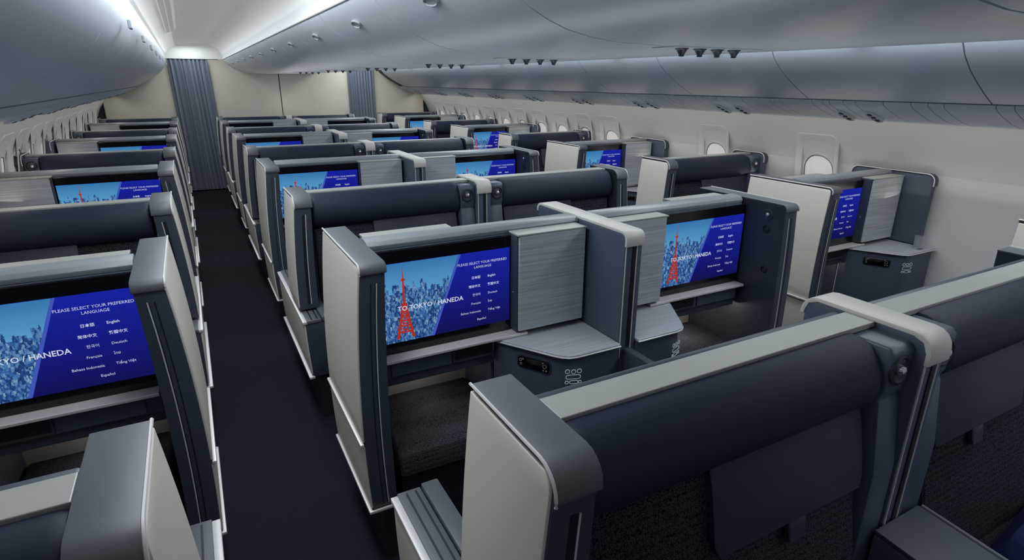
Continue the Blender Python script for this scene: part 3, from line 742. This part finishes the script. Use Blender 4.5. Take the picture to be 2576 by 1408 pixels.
# ------------------------------------------------------------------ place the suites
P = 2.53
BLOCKS = [  # name in labels, aisle face x, direction, offset, window side
    ('left window column', -0.145, -1, 0.15, True),
    ('centre column beside the left aisle', 0.425, 1, 0.0, False),
    ('centre column beside the right aisle', 2.611, -1, 0.0, False),
    ('right window column', 3.19, 1, 0.20, True),
]
SHORT = ['left window column', 'left half of centre block', 'right half of centre block', 'right window column']
PRO = {}
def put(key, fn, loc):
    if key not in PRO: o = fn(); PRO[key] = o; o.location = loc; return o
    return dup(PRO[key], loc)
def rank(k, n): return 'against the bulkhead' if k == n - 1 else nth(k)
NA, NB = 5, 4
for bi, (nm, xa, u, off, win) in enumerate(BLOCKS):
    sh = SHORT[bi]
    for k in range(NA):
        loc = (xa, 0.63 + off + P * k, 0); rk = rank(k, NA)
        o = put(('pa', u), lambda: privacy_panel(u, 0, 0.315, 0.629, [(0.640, 1.235, 0)], [(0.036, 0.052)], 0.045), loc)
        tag(o, 'short beige aisle panel, %s, %s' % (sh, rk), 'privacy panel', 'short aisle privacy panels')
        o = put(('lw', u), lambda: low_wall(u), (xa, loc[1] , 0)) if k < 4 else None
        if o: tag(o, 'low beige aisle wall, %s, %s' % (sh, rk), 'low wall', 'low aisle side walls')
        o = put(('sa', u), lambda: seat_a(u), loc)
        rs = rk if bi < 3 or k == NA - 1 else nth(k - 1)
        tag(o, 'navy seat facing the camera, %s, %s' % (sh, rs) if bi < 3 or k else 'navy seat in the right window column, beyond the right frame edge', 'airline seat', 'camera-facing bench seats')
        if bi != 2:
            o = put(('da', u, win), lambda: divider(u, 'A', win), loc)
            if win: tag(o, 'wall-side shell of camera-facing seat, %s, %s' % (sh, rs) if bi < 3 or k else 'wall-side shell of the seat beyond the right frame edge', 'divider', 'wall-side shells')
            else: tag(o, 'pale-capped fin between two camera-facing centre seats, %s' % rk, 'divider', 'centre dividers')
    for k in range(2):
        ld = bpy.data.lights.new('added_footwell_fill', 'POINT'); ld.energy = 1.0 if (bi == 2 and k == 0) else 0.3; ld.shadow_soft_size = 0.03; ld.color = (1.0, 0.95, 0.86)  # fill added to lighten the footwells; the stronger one suits a visibly lit lining
        lo_ = bpy.data.objects.new('added_footwell_fill', ld); COL.objects.link(lo_); lo_.location = (xa + u * 0.34, 1.83 + off + P * k + 0.40, 0.60)
    for k in range(NB):
        loc = (xa, 1.83 + off + P * k, 0); rk = nth(k) if k < NB - 1 else 'farthest of four'
        o = put(('pb', u), lambda: privacy_panel(u, 0, 0.573, 0.27, [(0.583, 1.235, 1), (0.288, 0.560, 2)], [(0.034, 0.037), (0.050, 0.053)], 0.018, True), loc)
        tag(o, 'long beige aisle panel, %s, %s' % (sh, rk), 'privacy panel', 'long aisle privacy panels')
        o = put(('pt', u), lambda: partition_b(u), loc)
        tag(o, 'partition behind the monitor, %s, %s' % (sh, rk), 'partition', 'monitor partitions')
        o = put(('mo', u), lambda: monitor(u), loc)
        tag(o, 'lit monitor with blue language menu, %s, %s' % (sh, rk), 'monitor', 'seat monitors')
        o = put(('lo', u), lambda: locker(u), loc)
        tag(o, 'streaked grey locker beside the monitor, %s, %s' % (sh, rk), 'locker', 'monitor-side lockers')
        if not win or k < 2:
            o = put(('fl', u), lambda: far_locker(u), loc)
            tag(o, 'pale-lidded locker behind the rail, %s, %s' % (sh, rk), 'locker', 'rear lockers')
        if k < 2:
            tm = 1.115 if win else TD
            o = put(('co', u, win), lambda: console(u, tm), loc)
            tag(o, 'side console with streaked grey tabletop, %s, %s' % (sh, rk), 'console', 'side consoles')
            o = put(('re', u), lambda: remote(u), loc)
            tag(o, 'black remote handset set in the console, %s, %s' % (sh, rk), 'remote control', 'remote handsets')
            o = put(('ot', u), lambda: ottoman(u), loc)
            tag(o, 'dark fabric footrest below the monitor, %s, %s' % (sh, rk), 'footrest', 'footrests')
        if bi != 2:
            o = put(('db', u, win), lambda: divider(u, 'B', win), loc)
            if win: tag(o, 'dark wall-side panel by monitor, %s, %s' % (sh, rk), 'divider', 'wall-side monitor panels')
            else: tag(o, 'pale-capped fin between two centre monitors, %s' % rk, 'divider', 'centre monitor dividers')

# centre console between the two nearest camera-facing seats, and a blanket on the right one
c = thing('centre_armrest', (CX, 0.63, 0))
MB().prism([(-0.62, 0.0), (-0.62, 0.62), (-0.40, 0.665), (-0.004, 0.700), (-0.004, 0.0)], 0, -0.09, 0.135, 0.008).build('body', M['shell'], c, smooth=True)
MB().prism([(-0.62, 0.622), (-0.40, 0.667), (-0.004, 0.702), (-0.004, 0.712), (-0.40, 0.678), (-0.62, 0.633)], 0, -0.085, 0.118, 0.002).build('top_pad', M['core'], c)
MB().tube([(0.128, -0.60, 0.632), (0.128, -0.40, 0.676), (0.128, -0.01, 0.708)], 0.006).build('edge_trim', M['rail'], c, smooth=True)
tag(c, 'slate centre armrest between the two nearest camera-facing seats', 'armrest')
b = thing('folded_blanket', (2.14, 0.33, 0.481)); rings = []
random.seed(3)
for j in range(11):
    f = j / 10; t = -0.26 + 0.52 * f
    top = 0.075 + 0.02 * math.sin(f * 5) + 0.012 * math.sin(f * 13)
    e = 0.45 if j in (0, 10) else (0.85 if j in (1, 9) else 1)
    rings.append([(t, y * (0.94 + 0.06 * e), z * e) for y, z in ((-0.22, 0.0), (-0.235, 0.03), (-0.20, top), (-0.05, top + 0.018), (0.10, top + 0.006 * math.sin(f * 9)), (0.19, top), (0.225, 0.03), (0.21, 0.0))])
MB().loft(rings, angle=3).build('cloth', M['blanket'], b, smooth=True)
b.rotation_euler = (0, 0, 0.12)
tag(b, 'royal navy blanket folded on the near seat at bottom right', 'blanket')
g = thing('glass_tumbler', (4.17, 1.99, 0.779))
MB().lathe([(0.024, 0.0), (0.028, 0.004), (0.033, 0.07), (0.0345, 0.085), (0.0325, 0.085), (0.031, 0.07), (0.025, 0.010), (0.001, 0.008)], (0, 0, 0), n=24).build('cup', M['glass'], g, smooth=True)
tag(g, 'small clear glass on the console below the right-hand windows', 'glass')
